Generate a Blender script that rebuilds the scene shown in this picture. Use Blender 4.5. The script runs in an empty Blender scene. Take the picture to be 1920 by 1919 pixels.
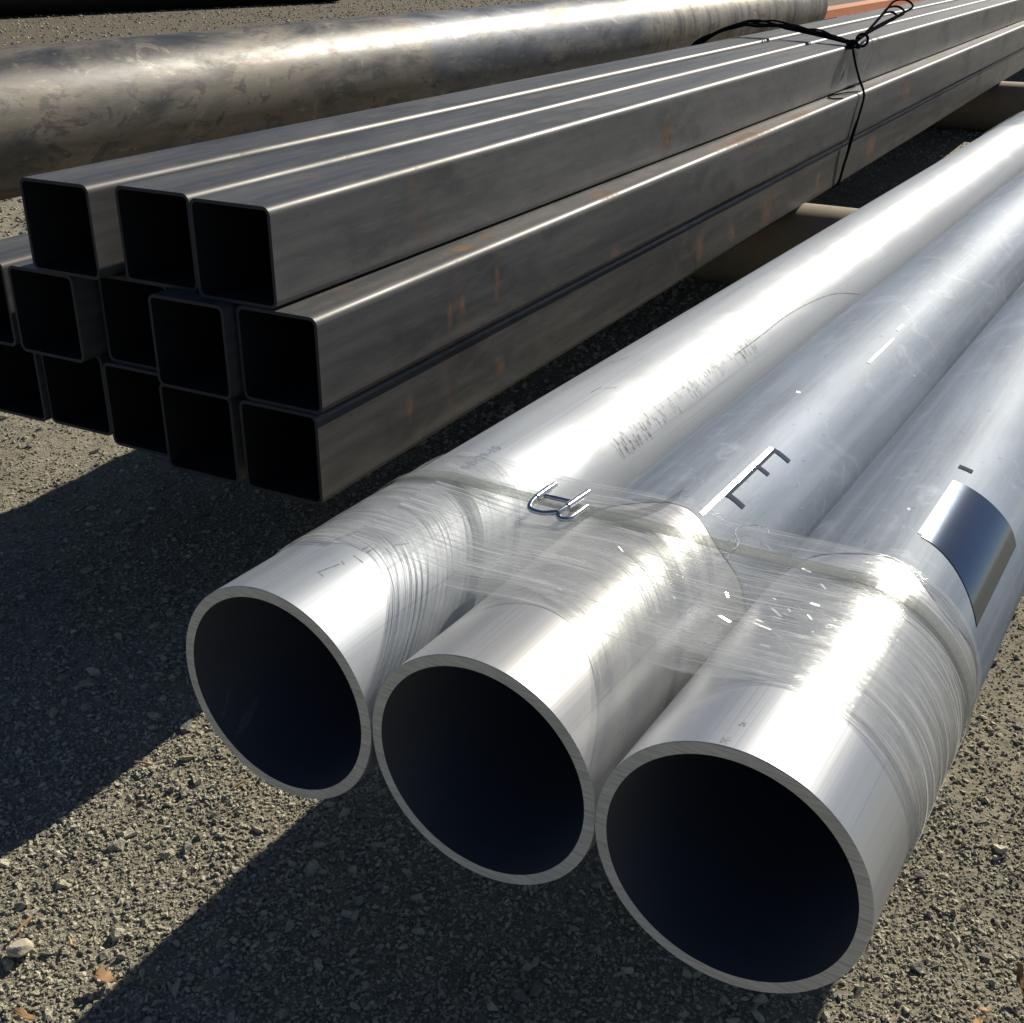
import bpy, bmesh, math, random
import numpy as np
from mathutils import Vector, Matrix

random.seed(7)
rng = np.random.default_rng(11)
scene = bpy.context.scene
COL = scene.collection
R = math.radians

# ------------------------------------------------------------------ camera
EYE = 1.010                                   # eye height above the gravel
yaw, pitch, roll, FPX = 0.5397, 0.4455, 0.0031, 2252.0
fw = Vector((-math.sin(yaw) * math.cos(pitch), math.cos(yaw) * math.cos(pitch), -math.sin(pitch)))
rt = Vector((math.cos(yaw), math.sin(yaw), 0))
up = rt.cross(fw)
r2 = rt * math.cos(roll) + up * math.sin(roll)
u2 = -rt * math.sin(roll) + up * math.cos(roll)
cam = bpy.data.cameras.new("camera")
cam.sensor_fit = 'HORIZONTAL'
cam.sensor_width = 36.0
cam.lens = 36.0 * FPX / 1920.0
cam.clip_start = 0.02
cam.clip_end = 2000
camo = bpy.data.objects.new("camera", cam)
COL.objects.link(camo)
camo.matrix_world = Matrix(((r2.x, u2.x, -fw.x, 0), (r2.y, u2.y, -fw.y, 0), (r2.z, u2.z, -fw.z, EYE), (0, 0, 0, 1)))
scene.camera = camo

# ------------------------------------------------------------------ light
SUN = Vector((0.21, 1.62, 1.0)).normalized()   # towards the sun
elev = math.asin(SUN.z)
azim = math.atan2(SUN.x, SUN.y)
world = bpy.data.worlds.new("World")
scene.world = world
world.use_nodes = True
wn = world.node_tree
sky = wn.nodes.new("ShaderNodeTexSky")
sky.sky_type = 'NISHITA'
sky.sun_disc = False
sky.sun_elevation = elev
sky.sun_rotation = azim
sky.altitude = 900
sky.air_density = .7
sky.dust_density = .5
sky.ozone_density = 1.5
wn.links.new(sky.outputs[0], wn.nodes["Background"].inputs[0])
wn.nodes["Background"].inputs[1].default_value = 0.05
sl = bpy.data.lights.new("sun", 'SUN')
sl.energy = 5.0
sl.angle = R(0.53)
sl.color = (1.0, 0.92, 0.78)
so = bpy.data.objects.new("sun", sl)
COL.objects.link(so)
so.rotation_euler = SUN.to_track_quat('Z', 'Y').to_euler()
vs = scene.view_settings
vs.view_transform = 'Standard'
vs.look = 'None'
vs.exposure = 0.25
vs.gamma = 1.0
vs.use_curve_mapping = False
scene.cycles.max_bounces = 10
scene.cycles.transparent_max_bounces = 16
scene.cycles.caustics_reflective = True
scene.cycles.sample_clamp_indirect = 6.0


# ------------------------------------------------------------------ helpers
def tag(o, label=None, cat=None, group=None, kind=None):
    if label: o["label"] = label
    if cat: o["category"] = cat
    if group: o["group"] = group
    if kind: o["kind"] = kind
    return o


def link(name, mesh, parent=None, mats=()):
    o = bpy.data.objects.new(name, mesh)
    COL.objects.link(o)
    for m in mats:
        if mesh and m.name not in [x.name for x in mesh.materials if x]:
            mesh.materials.append(m)
    if parent: o.parent = parent
    return o


def empty(name, loc=(0, 0, 0), rz=0.0):
    o = bpy.data.objects.new(name, None)
    o.empty_display_size = 0.1
    COL.objects.link(o)
    o.location = loc
    o.rotation_euler = (0, 0, rz)
    return o


class G:
    """node graph helper"""
    def __init__(self, name):
        self.m = bpy.data.materials.new(name)
        self.m.use_nodes = True
        self.t = self.m.node_tree
        self.p = self.t.nodes["Principled BSDF"]
        self.out = self.t.nodes["Material Output"]

    def n(self, typ, **kw):
        nd = self.t.nodes.new(typ)
        for k, v in kw.items():
            setattr(nd, k, v)
        return nd

    def L(self, a, b):
        self.t.links.new(a, b)

    def set(self, **kw):
        for k, v in kw.items():
            self.p.inputs[k.replace('_', ' ')].default_value = v

    def coord(self, kind='Object', scale=(1, 1, 1), rot=(0, 0, 0)):
        c = self.n("ShaderNodeTexCoord")
        mp = self.n("ShaderNodeMapping")
        mp.inputs['Scale'].default_value = scale
        mp.inputs['Rotation'].default_value = rot
        self.L(c.outputs[kind], mp.inputs['Vector'])
        return mp.outputs[0]

    def noise(self, vec, scale=5, detail=4, rough=.55, dist=0.0):
        nd = self.n("ShaderNodeTexNoise")
        nd.inputs['Scale'].default_value = scale
        nd.inputs['Detail'].default_value = detail
        nd.inputs['Roughness'].default_value = rough
        nd.inputs['Distortion'].default_value = dist
        if vec is not None: self.L(vec, nd.inputs['Vector'])
        return nd.outputs[0]

    def ramp(self, val, stops):
        nd = self.n("ShaderNodeValToRGB")
        e = nd.color_ramp.elements
        while len(e) < len(stops): e.new(0.5)
        for i, (p, c) in enumerate(stops):
            e[i].position = p
            e[i].color = (c, c, c, 1) if not hasattr(c, '__len__') else (*c, 1)
        self.L(val, nd.inputs[0])
        return nd.outputs[0]

    def mixc(self, fac, a, b, mode='MIX'):
        nd = self.n("ShaderNodeMix", data_type='RGBA', blend_type=mode)
        for i, v in ((0, fac), (6, a), (7, b)):
            if hasattr(v, 'links') or isinstance(v, bpy.types.NodeSocket): self.L(v, nd.inputs[i])
            elif i == 0: nd.inputs[0].default_value = v
            else: nd.inputs[i].default_value = (*v, 1)
        return nd.outputs[2]

    def math(self, op, a, b=0.0, clamp=False):
        nd = self.n("ShaderNodeMath", operation=op, use_clamp=clamp)
        for i, v in ((0, a), (1, b)):
            if isinstance(v, bpy.types.NodeSocket): self.L(v, nd.inputs[i])
            else: nd.inputs[i].default_value = v
        return nd.outputs[0]

    def bump(self, h, strength=.3, dist=.001, normal=None):
        nd = self.n("ShaderNodeBump")
        nd.inputs['Strength'].default_value = strength
        nd.inputs['Distance'].default_value = dist
        self.L(h, nd.inputs['Height'])
        if normal is not None: self.L(normal, nd.inputs['Normal'])
        return nd.outputs[0]

    def blob(self, c, r, wob=.9, nscale=60.0):
        """0..1 mask of an uneven patch round object-space point c with radii r"""
        tc = self.n("ShaderNodeTexCoord")
        s = self.n("ShaderNodeVectorMath", operation='SUBTRACT')
        self.L(tc.outputs['Object'], s.inputs[0]); s.inputs[1].default_value = c
        d = self.n("ShaderNodeVectorMath", operation='DIVIDE')
        self.L(s.outputs[0], d.inputs[0]); d.inputs[1].default_value = r
        ln = self.n("ShaderNodeVectorMath", operation='LENGTH')
        self.L(d.outputs[0], ln.inputs[0])
        nz = self.noise(tc.outputs['Object'], nscale, 5, .65)
        v = self.math('ADD', ln.outputs['Value'], self.math('MULTIPLY', self.math('SUBTRACT', nz, .5), wob * 2))
        return self.ramp(v, ((.15, .85), (1.05, 0.0)))


# ------------------------------------------------------------------ materials
def alu_material(name, rough=.33, sleeve=0.0, seed=0.0, tint=(.80, .805, .81), metal=.55):
    g = G(name)
    fine = g.coord('Object', (420, 2.2, 420))
    wide = g.coord('Object', (26, .55, 26), (0, 0, 0))
    patch = g.coord('Object', (5 + seed, 2.2, 5))
    n1 = g.noise(fine, 1.0, 3, .6)
    n2 = g.noise(wide, 1.0, 4, .55)
    n3 = g.noise(patch, 1.0, 5, .6)
    # grey die lines, oxide bloom
    f = g.ramp(n2, ((.36, .0), (.66, 1.0)))
    c = g.mixc(f, (tint[0] * .84, tint[1] * .85, tint[2] * .87), tint)
    sc = g.ramp(n1, ((.30, 0.0), (.44, 1.0)))
    c = g.mixc(sc, (tint[0] * .72, tint[1] * .72, tint[2] * .74), c)
    blot = g.ramp(n3, ((.52, 0.0), (.70, .55)))
    c = g.mixc(blot, c, tuple(x * .72 for x in tint))
    scf = g.noise(g.coord('Object', (30, 26, 30), (0, 0, .7)), 1.0, 6, .72, 1.5)
    c = g.mixc(g.ramp(scf, ((.64, 0.0), (.72, .6))), c, tuple(x * .55 for x in tint))
    ring = g.noise(g.coord('Object', (6, 190, 6)), 1.0, 3, .6)
    c = g.mixc(g.ramp(ring, ((.68, 0.0), (.74, .4))), c, tuple(x * .6 for x in tint))
    g.L(c, g.p.inputs['Base Color'])
    g.set(Metallic=metal, Specular_IOR_Level=.25)
    if metal < .3:                              # bare metal at the sawn end, cloudy oxide bloom further along
        sy = g.n("ShaderNodeSeparateXYZ"); g.L(g.coord('Object'), sy.inputs[0])
        mr = g.n("ShaderNodeMapRange")
        mr.inputs[1].default_value = .22; mr.inputs[2].default_value = .55; mr.inputs[3].default_value = .58; mr.inputs[4].default_value = metal
        g.L(g.math('ADD', sy.outputs[1], g.math('MULTIPLY', g.math('SUBTRACT', n3, .5), .5)), mr.inputs[0])
        cloud = g.noise(g.coord('Object', (14, 5, 14)), 1.0, 5, .62, .6)
        g.L(g.math('ADD', mr.outputs[0], g.ramp(cloud, ((.45, 0.0), (.70, .25))), True), g.p.inputs['Metallic'])
    rr = g.math('ADD', g.math('MULTIPLY', n2, .16), rough - .08)
    rr = g.math('ADD', rr, g.math('MULTIPLY', n3, .10))
    g.L(rr, g.p.inputs['Roughness'])
    b = g.bump(n1, .16, .0004)
    b = g.bump(g.noise(g.coord('Object', (9, 3, 9)), 1.0, 2), .10, .002, b)
    g.L(b, g.p.inputs['Normal'])
    if sleeve:
        g.set(Coat_Weight=sleeve, Coat_Roughness=.10)
        cb = g.bump(g.noise(g.coord('Object', (18, 7, 18), (0, 0, .4)), 1.0, 5, .62, .8), .35, .003)
        g.L(cb, g.p.inputs['Coat Normal'])
    return g.m


def cut_material():
    g = G("sawn_aluminium_edge")
    v = g.coord('Object', (30, 1, 420), (0, R(38), 0))
    n = g.noise(v, 1.0, 3, .6)
    c = g.ramp(n, ((.3, (.54, .52, .46)), (.62, (.80, .775, .69))))
    n2 = g.noise(g.coord('Object', (14, 14, 14)), 1.0, 3)
    c = g.mixc(g.ramp(n2, ((.45, 0.0), (.75, .5))), c, (.45, .42, .36))
    g.L(c, g.p.inputs['Base Color'])
    g.set(Metallic=.15, Roughness=.5)
    g.L(g.bump(n, .5, .0006), g.p.inputs['Normal'])
    return g.m


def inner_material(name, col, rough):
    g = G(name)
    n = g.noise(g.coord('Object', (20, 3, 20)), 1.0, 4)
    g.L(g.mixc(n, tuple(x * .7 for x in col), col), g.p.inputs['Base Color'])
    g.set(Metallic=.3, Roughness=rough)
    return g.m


def steel_material(name, stains=(), seed=0.0):
    """dark mill-scale steel tube, with its own rust stains"""
    g = G(name)
    along = g.coord('Object', (34, 1.3, 34))
    patch = g.coord('Object', (9, 3.1 + seed, 9))
    n1 = g.noise(along, 1.0, 5, .6)
    n2 = g.noise(patch, 1.0, 6, .62, .3)
    c = g.ramp(n1, ((.30, (.066, .068, .074)), (.52, (.104, .105, .107)), (.72, (.150, .147, .141))))
    dark = g.ramp(n2, ((.52, 0.0), (.66, .8)))
    c = g.mixc(dark, c, (.050, .051, .055))
    spk = g.noise(g.coord('Object', (45, 20, 45)), 1.0, 8, .74)
    blt = g.noise(g.coord('Object', (22, 5, 14)), 1.0, 5, .65, .8)
    c = g.mixc(g.ramp(blt, ((.52, 0.0), (.68, .35))), c, (.19, .185, .172))
    c = g.mixc(g.ramp(spk, ((.60, 0.0), (.68, .5))), c, (.045, .045, .048))
    c = g.mixc(g.ramp(spk, ((.30, .5), (.40, 0.0))), c, (.17, .165, .155))
    scr = g.ramp(g.noise(g.coord('Object', (900, 9, 900), (0, 0, .03)), 1.0, 2), ((.665, 0.0), (.72, .5)))
    c = g.mixc(scr, c, (.30, .29, .27))
    rn = g.noise(g.coord('Object', (17, 8 + seed, 6)), 1.0, 6, .68, .4)
    rust = g.ramp(rn, ((.60, 0.0), (.76, .65)))
    for cc, rr in stains:
        rust = g.math('MAXIMUM', rust, g.blob(cc, rr))
    rc = g.ramp(g.noise(g.coord('Object', (55, 55, 55)), 1.0, 4), ((.3, (.10, .052, .028)), (.7, (.25, .130, .068))))
    c = g.mixc(rust, c, rc)
    g.L(c, g.p.inputs['Base Color'])
    mt = g.math('MULTIPLY', g.math('SUBTRACT', 1.0, rust), .16)
    g.L(mt, g.p.inputs['Metallic'])
    ro = g.math('ADD', g.math('MULTIPLY', n1, .14), g.math('ADD', g.math('MULTIPLY', n2, .22), .30))
    ro = g.math('ADD', ro, g.math('MULTIPLY', rust, .35), True)
    g.L(ro, g.p.inputs['Roughness'])
    g.set(Specular_IOR_Level=.27)
    hn = g.noise(g.coord('Object', (160, 40, 160)), 1.0, 3)
    g.L(g.bump(hn, .10, .0008), g.p.inputs['Normal'])
    return g.m


def big_pipe_material():
    g = G("weathered_grey_pipe_steel")
    n1 = g.noise(g.coord('Object', (5.5, 1.6, 5.5)), 1.0, 6, .66, .5)
    n3 = g.noise(g.coord('Object', (30, 9, 30)), 1.0, 5, .68)
    drip = g.noise(g.coord('Object', (3, 12, 2.2)), 1.0, 5, .62, .3)
    sp = g.n("ShaderNodeSeparateXYZ")
    g.L(g.coord('Object'), sp.inputs[0])
    y = g.math('ADD', sp.outputs[1], g.math('MULTIPLY', g.math('SUBTRACT', n1, .5), .35))
    # brown-grey first length, bare blue length, dusty beige length
    brown = g.ramp(n1, ((.36, (.052, .054, .060)), (.47, (.112, .106, .098)), (.60, (.200, .178, .146))))
    blue = g.ramp(n1, ((.36, (.060, .070, .095)), (.55, (.110, .122, .150)), (.68, (.26, .245, .21))))
    beige = g.ramp(drip, ((.36, (.07, .07, .072)), (.48, (.185, .172, .145)), (.66, (.285, .26, .21))))
    f1 = g.n("ShaderNodeMapRange"); f1.inputs[1].default_value = 6.52; f1.inputs[2].default_value = 6.60; g.L(y, f1.inputs[0])
    f2 = g.n("ShaderNodeMapRange"); f2.inputs[1].default_value = 8.9; f2.inputs[2].default_value = 9.5; g.L(y, f2.inputs[0])
    c = g.mixc(f1.outputs[0], brown, blue)
    c = g.mixc(f2.outputs[0], c, beige)
    cr = g.noise(g.coord('Object', (9, 4.5, 9)), 1.0, 9, .72, .6)
    c = g.mixc(g.ramp(cr, ((.55, 0.0), (.585, .65))), c, (.045, .046, .050))
    c = g.mixc(g.ramp(cr, ((.37, .6), (.40, 0.0))), c, (.30, .27, .22))
    c = g.mixc(g.ramp(n3, ((.58, 0.0), (.68, .6))), c, (.06, .058, .056))
    c = g.mixc(g.ramp(n3, ((.30, .45), (.40, 0.0))), c, (.36, .33, .28))
    w = g.n("ShaderNodeTexNoise", noise_dimensions='1D')
    wy = g.math('ADD', sp.outputs[1], g.math('MULTIPLY', n1, .10))
    g.L(wy, w.inputs['W']); w.inputs['Scale'].default_value = 5.0; w.inputs['Detail'].default_value = 3
    ring = g.ramp(w.outputs[0], ((.672, 0.0), (.680, .7), (.688, 0.0)))
    ring = g.math('MULTIPLY', ring, g.ramp(n3, ((.42, 0.0), (.58, 1.0))))
    c = g.mixc(ring, c, (.05, .05, .05))
    g.L(c, g.p.inputs['Base Color'])
    g.L(g.math('ADD', g.math('MULTIPLY', f1.outputs[0], .2), .25), g.p.inputs['Metallic'])
    ro = g.math('ADD', g.math('MULTIPLY', n1, .75), g.math('ADD', g.math('MULTIPLY', n3, .25), .02), True)
    g.L(ro, g.p.inputs['Roughness'])
    g.L(g.bump(n3, .25, .002), g.p.inputs['Normal'])
    return g.m


def plain(name, col, rough=.5, metal=0.0, vary=.25, scale=30, bump=.2):
    g = G(name)
    n = g.noise(g.coord('Object'), scale, 5, .6)
    g.L(g.mixc(n, tuple(x * (1 - vary) for x in col), tuple(min(1, x * (1 + vary)) for x in col)), g.p.inputs['Base Color'])
    g.set(Metallic=metal, Roughness=rough)
    g.L(g.bump(n, bump, .002), g.p.inputs['Normal'])
    return g.m


def film_material(name, amount):
    g = G(name)
    uv = g.n("ShaderNodeUVMap"); uv.uv_map = "wrap"
    def mp(scale, rz=0.0):
        m = g.n("ShaderNodeMapping")
        m.inputs['Scale'].default_value = scale
        m.inputs['Rotation'].default_value = (0, 0, rz)
        g.L(uv.outputs[0], m.inputs['Vector'])
        return m.outputs[0]
    s1 = g.noise(mp((3.5, 420, 1), R(-3)), 1.0, 4, .65)
    s2 = g.noise(mp((5.0, 190, 1), R(5)), 1.0, 3, .6)
    s3 = g.noise(mp((16, 26, 1), R(20)), 1.0, 5, .6, .5)
    st = g.math('MAXIMUM', g.ramp(s1, ((.55, 0.0), (.72, 1.0))), g.ramp(s2, ((.60, 0.0), (.74, .8))))
    cl = g.ramp(s3, ((.42, 0.0), (.75, 1.0)))
    fac = g.math('ADD', g.math('MULTIPLY', st, .60 * amount), g.math('MULTIPLY', cl, .12 * amount))
    fac = g.math('ADD', fac, .07 * amount, True)
    hgt = g.math('ADD', g.math('MULTIPLY', s1, .9), g.math('MULTIPLY', s3, .8))
    bmp = g.bump(hgt, .55, .0022)
    tr = g.n("ShaderNodeBsdfTransparent"); tr.inputs[0].default_value = (.985, .987, .985, 1)
    df = g.n("ShaderNodeBsdfDiffuse"); df.inputs[0].default_value = (.84, .86, .88, 1)
    tl = g.n("ShaderNodeBsdfTranslucent"); tl.inputs[0].default_value = (.84, .86, .88, 1)
    ad = g.n("ShaderNodeMixShader"); ad.inputs[0].default_value = .5
    g.L(df.outputs[0], ad.inputs[1]); g.L(tl.outputs[0], ad.inputs[2])
    m1 = g.n("ShaderNodeMixShader"); g.L(fac, m1.inputs[0])
    g.L(tr.outputs[0], m1.inputs[1]); g.L(ad.outputs[0], m1.inputs[2])
    gl = g.n("ShaderNodeBsdfGlossy"); gl.inputs['Roughness'].default_value = .13
    g.L(bmp, gl.inputs['Normal'])
    lw = g.n("ShaderNodeLayerWeight"); lw.inputs['Blend'].default_value = .5
    g.L(bmp, lw.inputs['Normal'])
    frs = g.math('ADD', g.math('MULTIPLY', g.math('POWER', lw.outputs['Facing'], 4.0), .55), .035, True)
    m2 = g.n("ShaderNodeMixShader"); g.L(frs, m2.inputs[0])
    g.L(m1.outputs[0], m2.inputs[1]); g.L(gl.outputs[0], m2.inputs[2])
    g.L(m2.outputs[0], g.out.inputs['Surface'])
    g.t.nodes.remove(g.p)
    return g.m


def strap_material():
    g = G("clear_grey_strapping")
    tr = g.n("ShaderNodeBsdfTransparent"); tr.inputs[0].default_value = (.84, .85, .83, 1)
    p = g.p
    n = g.noise(g.coord('Object', (12, 300, 12)), 1.0, 3)
    g.L(g.mixc(n, (.31, .325, .33), (.44, .455, .46)), p.inputs['Base Color'])
    g.set(Roughness=.28)
    m = g.n("ShaderNodeMixShader"); m.inputs[0].default_value = .26
    g.L(tr.outputs[0], m.inputs[1]); g.L(p.outputs[0], m.inputs[2])
    g.L(m.outputs[0], g.out.inputs['Surface'])
    return g.m


def ink_material(name, col, alpha):
    g = G(name)
    tr = g.n("ShaderNodeBsdfTransparent")
    g.set(Base_Color=(*col, 1), Roughness=.6)
    n = g.noise(g.coord('Object', (300, 120, 300)), 1.0, 3)
    f = g.ramp(n, ((.3, alpha * .35), (.62, alpha)))
    m = g.n("ShaderNodeMixShader"); g.L(f, m.inputs[0])
    g.L(tr.outputs[0], m.inputs[1]); g.L(g.p.outputs[0], m.inputs[2])
    g.L(m.outputs[0], g.out.inputs['Surface'])
    return g.m


def ground_material():
    g = G("dusty_gravel_ground")
    v = g.coord('Object')
    big = g.noise(v, 1.7, 5, .55)
    mid = g.noise(v, 22, 6, .65)
    vo = g.n("ShaderNodeTexVoronoi"); vo.inputs['Scale'].default_value = 135
    vo.inputs['Randomness'].default_value = 1.0
    g.L(v, vo.inputs['Vector'])
    fine = g.noise(v, 260, 4, .7)
    clod = g.noise(v, 55, 5, .7)
    c = g.ramp(big, ((.35, (.27, .245, .180)), (.65, (.36, .33, .245))))
    sepc = g.n("ShaderNodeSeparateColor"); g.L(vo.outputs['Color'], sepc.inputs[0])
    c = g.mixc(g.ramp(sepc.outputs[0], ((.2, 0.0), (.95, .55))), c, (.15, .14, .115))
    c = g.mixc(g.ramp(mid, ((.4, 0.0), (.75, .5))), c, (.42, .375, .275))
    sx = g.n("ShaderNodeSeparateXYZ"); g.L(v, sx.inputs[0])
    far = g.n("ShaderNodeMapRange"); far.inputs[1].default_value = -4.6; far.inputs[2].default_value = -6.2
    g.L(g.math('ADD', sx.outputs[0], g.math('MULTIPLY', big, .8)), far.inputs[0])
    soil = g.ramp(g.noise(v, 9, 6, .7), ((.35, (.065, .050, .031)), (.65, (.13, .102, .063))))
    c = g.mixc(far.outputs[0], c, soil)
    c = g.mixc(g.ramp(clod, ((.42, .55), (.58, 0.0))), c, (.17, .153, .118))
    g.L(c, g.p.inputs['Base Color'])
    g.set(Roughness=.95)
    b = g.bump(vo.outputs['Distance'], .35, .003)
    b = g.bump(fine, .7, .003, b)
    b = g.bump(mid, .5, .01, b)
    g.L(b, g.p.inputs['Normal'])
    return g.m


def stone_material():
    g = G("crushed_stone")
    oi = g.n("ShaderNodeObjectInfo")
    c = g.ramp(oi.outputs['Random'], ((0.0, (.13, .13, .13)), (.15, (.27, .262, .225)), (.42, (.46, .435, .330)),
                                      (.75, (.57, .54, .405)), (.92, (.66, .62, .48)), (1.0, (.80, .76, .62))))
    n = g.noise(g.coord('Object'), 2.2, 5, .65)
    c = g.mixc(g.ramp(n, ((.35, 0.0), (.7, .45))), c, (.54, .50, .375))
    g.L(c, g.p.inputs['Base Color'])
    g.set(Roughness=.9)
    g.L(g.bump(n, .5, .15), g.p.inputs['Normal'])
    return g.m


M_inner = inner_material("shade_toned_bore", (.15, .16, .185), .7)  # shade inside the bore is put into its colour, darker than the outer metal
M_cut = cut_material()
M_film_a = film_material("stretch_film_single", 1.6)
M_film_b = film_material("stretch_film_double", 2.1)
M_strap = strap_material()
M_wire = plain("zinc_wire", (.62, .63, .66), .22, 1.0, .1, 200, .05)
M_ink = ink_material("faded_blue_ink", (.10, .115, .17), .55)
M_smear = ink_material("smeared_black_ink", (.07, .075, .08), .5)
M_pencil = ink_material("grey_pencil", (.10, .10, .10), .6)
M_black = plain("black_annealed_wire", (.014, .014, .016), .65, 0.0, .2, 90)
M_black.node_tree.nodes["Principled BSDF"].inputs["Specular IOR Level"].default_value = 0.0
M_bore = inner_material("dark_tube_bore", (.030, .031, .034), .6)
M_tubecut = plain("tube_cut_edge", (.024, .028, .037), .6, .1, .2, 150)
M_bar = plain("tan_rusted_bar", (.27, .215, .145), .75, 0.0, .3, 22, .3)
M_timber = plain("weathered_timber", (.34, .28, .20), .85, 0.0, .35, 18, .5)
M_darkblock = plain("tarry_timber", (.035, .032, .030), .8, 0.0, .3, 18, .5)
M_red = plain("red_oxide_primer", (.60, .235, .095), .6, 0.0, .18, 9, .1)
M_far_shadow = plain("shadow_stand_in", (.020, .021, .024), .55, .2, .3, 4, .1)  # near-black colour that stands in for the far shadow
M_leaf = plain("dry_orange_leaf", (.33, .195, .090), .8, 0.0, .3, 120, .3)
M_chip = plain("wood_splinter", (.50, .33, .17), .8, 0.0, .3, 150, .3)
M_pale = plain("pale_stone", (.46, .42, .33), .9, 0.0, .2, 90, .5)

# ------------------------------------------------------------------ ground
def make_ground():
    # fine sheet in front, coarse sheet out to the horizon, as one mesh
    xs = np.concatenate([[-600, -200, -60, -25, -12, -7], np.linspace(-4.6, 1.6, 311), [2.4, 4, 8, 20, 60, 200, 600]])
    ys = np.concatenate([[-600, -200, -60, -20, -8, -3, -1], np.linspace(-.2, 5.6, 291), [7, 10, 16, 26, 45, 90, 250, 700]])
    X, Y = np.meshgrid(xs, ys)
    Z = ground_z(X, Y)
    v = np.stack([X.ravel(), Y.ravel(), Z.ravel()], 1)
    nx, ny = len(xs), len(ys)
    idx = np.arange(nx * ny).reshape(ny, nx)
    f = np.stack([idx[:-1, :-1].ravel(), idx[:-1, 1:].ravel(), idx[1:, 1:].ravel(), idx[1:, :-1].ravel()], 1)
    me = bpy.data.meshes.new("ground")
    me.from_pydata(v.tolist(), [], f.tolist())
    me.polygons.foreach_set("use_smooth", [True] * len(me.polygons))
    me.update()
    o = link("ground", me, None, [ground_material()])
    tag(o, kind="structure")
    return o


_K = [(rng.uniform(-1, 1, 2), rng.uniform(0, 6.28)) for _ in range(40)]
def ground_z(X, Y):
    Z = np.zeros_like(X)
    for i, (k, p) in enumerate(_K):
        fr = [1.3, 3.5, 9, 24][i % 4]
        am = [.006, .0035, .0022, .0012][i % 4]
        Z = Z + am * np.sin(fr * 2.2 * (k[0] * X + k[1] * Y) + p)
    near = np.clip(1 - (np.hypot(X + 1.2, Y - 2) - 4) / 3, 0, 1)
    return Z * near * .6 - 0.004


make_ground()


def dust(X, Y):
    """1 where trodden dust covers the stones"""
    a = np.sin(2.1 * X + 1.3 * Y + .6) + np.sin(-3.3 * X + 2.7 * Y + 2.) + np.sin(5.2 * X + 4.1 * Y) * .7 + np.sin(9 * X - 7 * Y + 1) * .5
    a = a + 2.2 * np.clip((X + .45) / .5, 0, 1) - .5 + 1.3 * np.exp(-((X + 1.95) ** 2 + (Y - 1.5) ** 2) / .12)
    return 1 / (1 + np.exp(-(a - .75) * 2.2))


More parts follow.
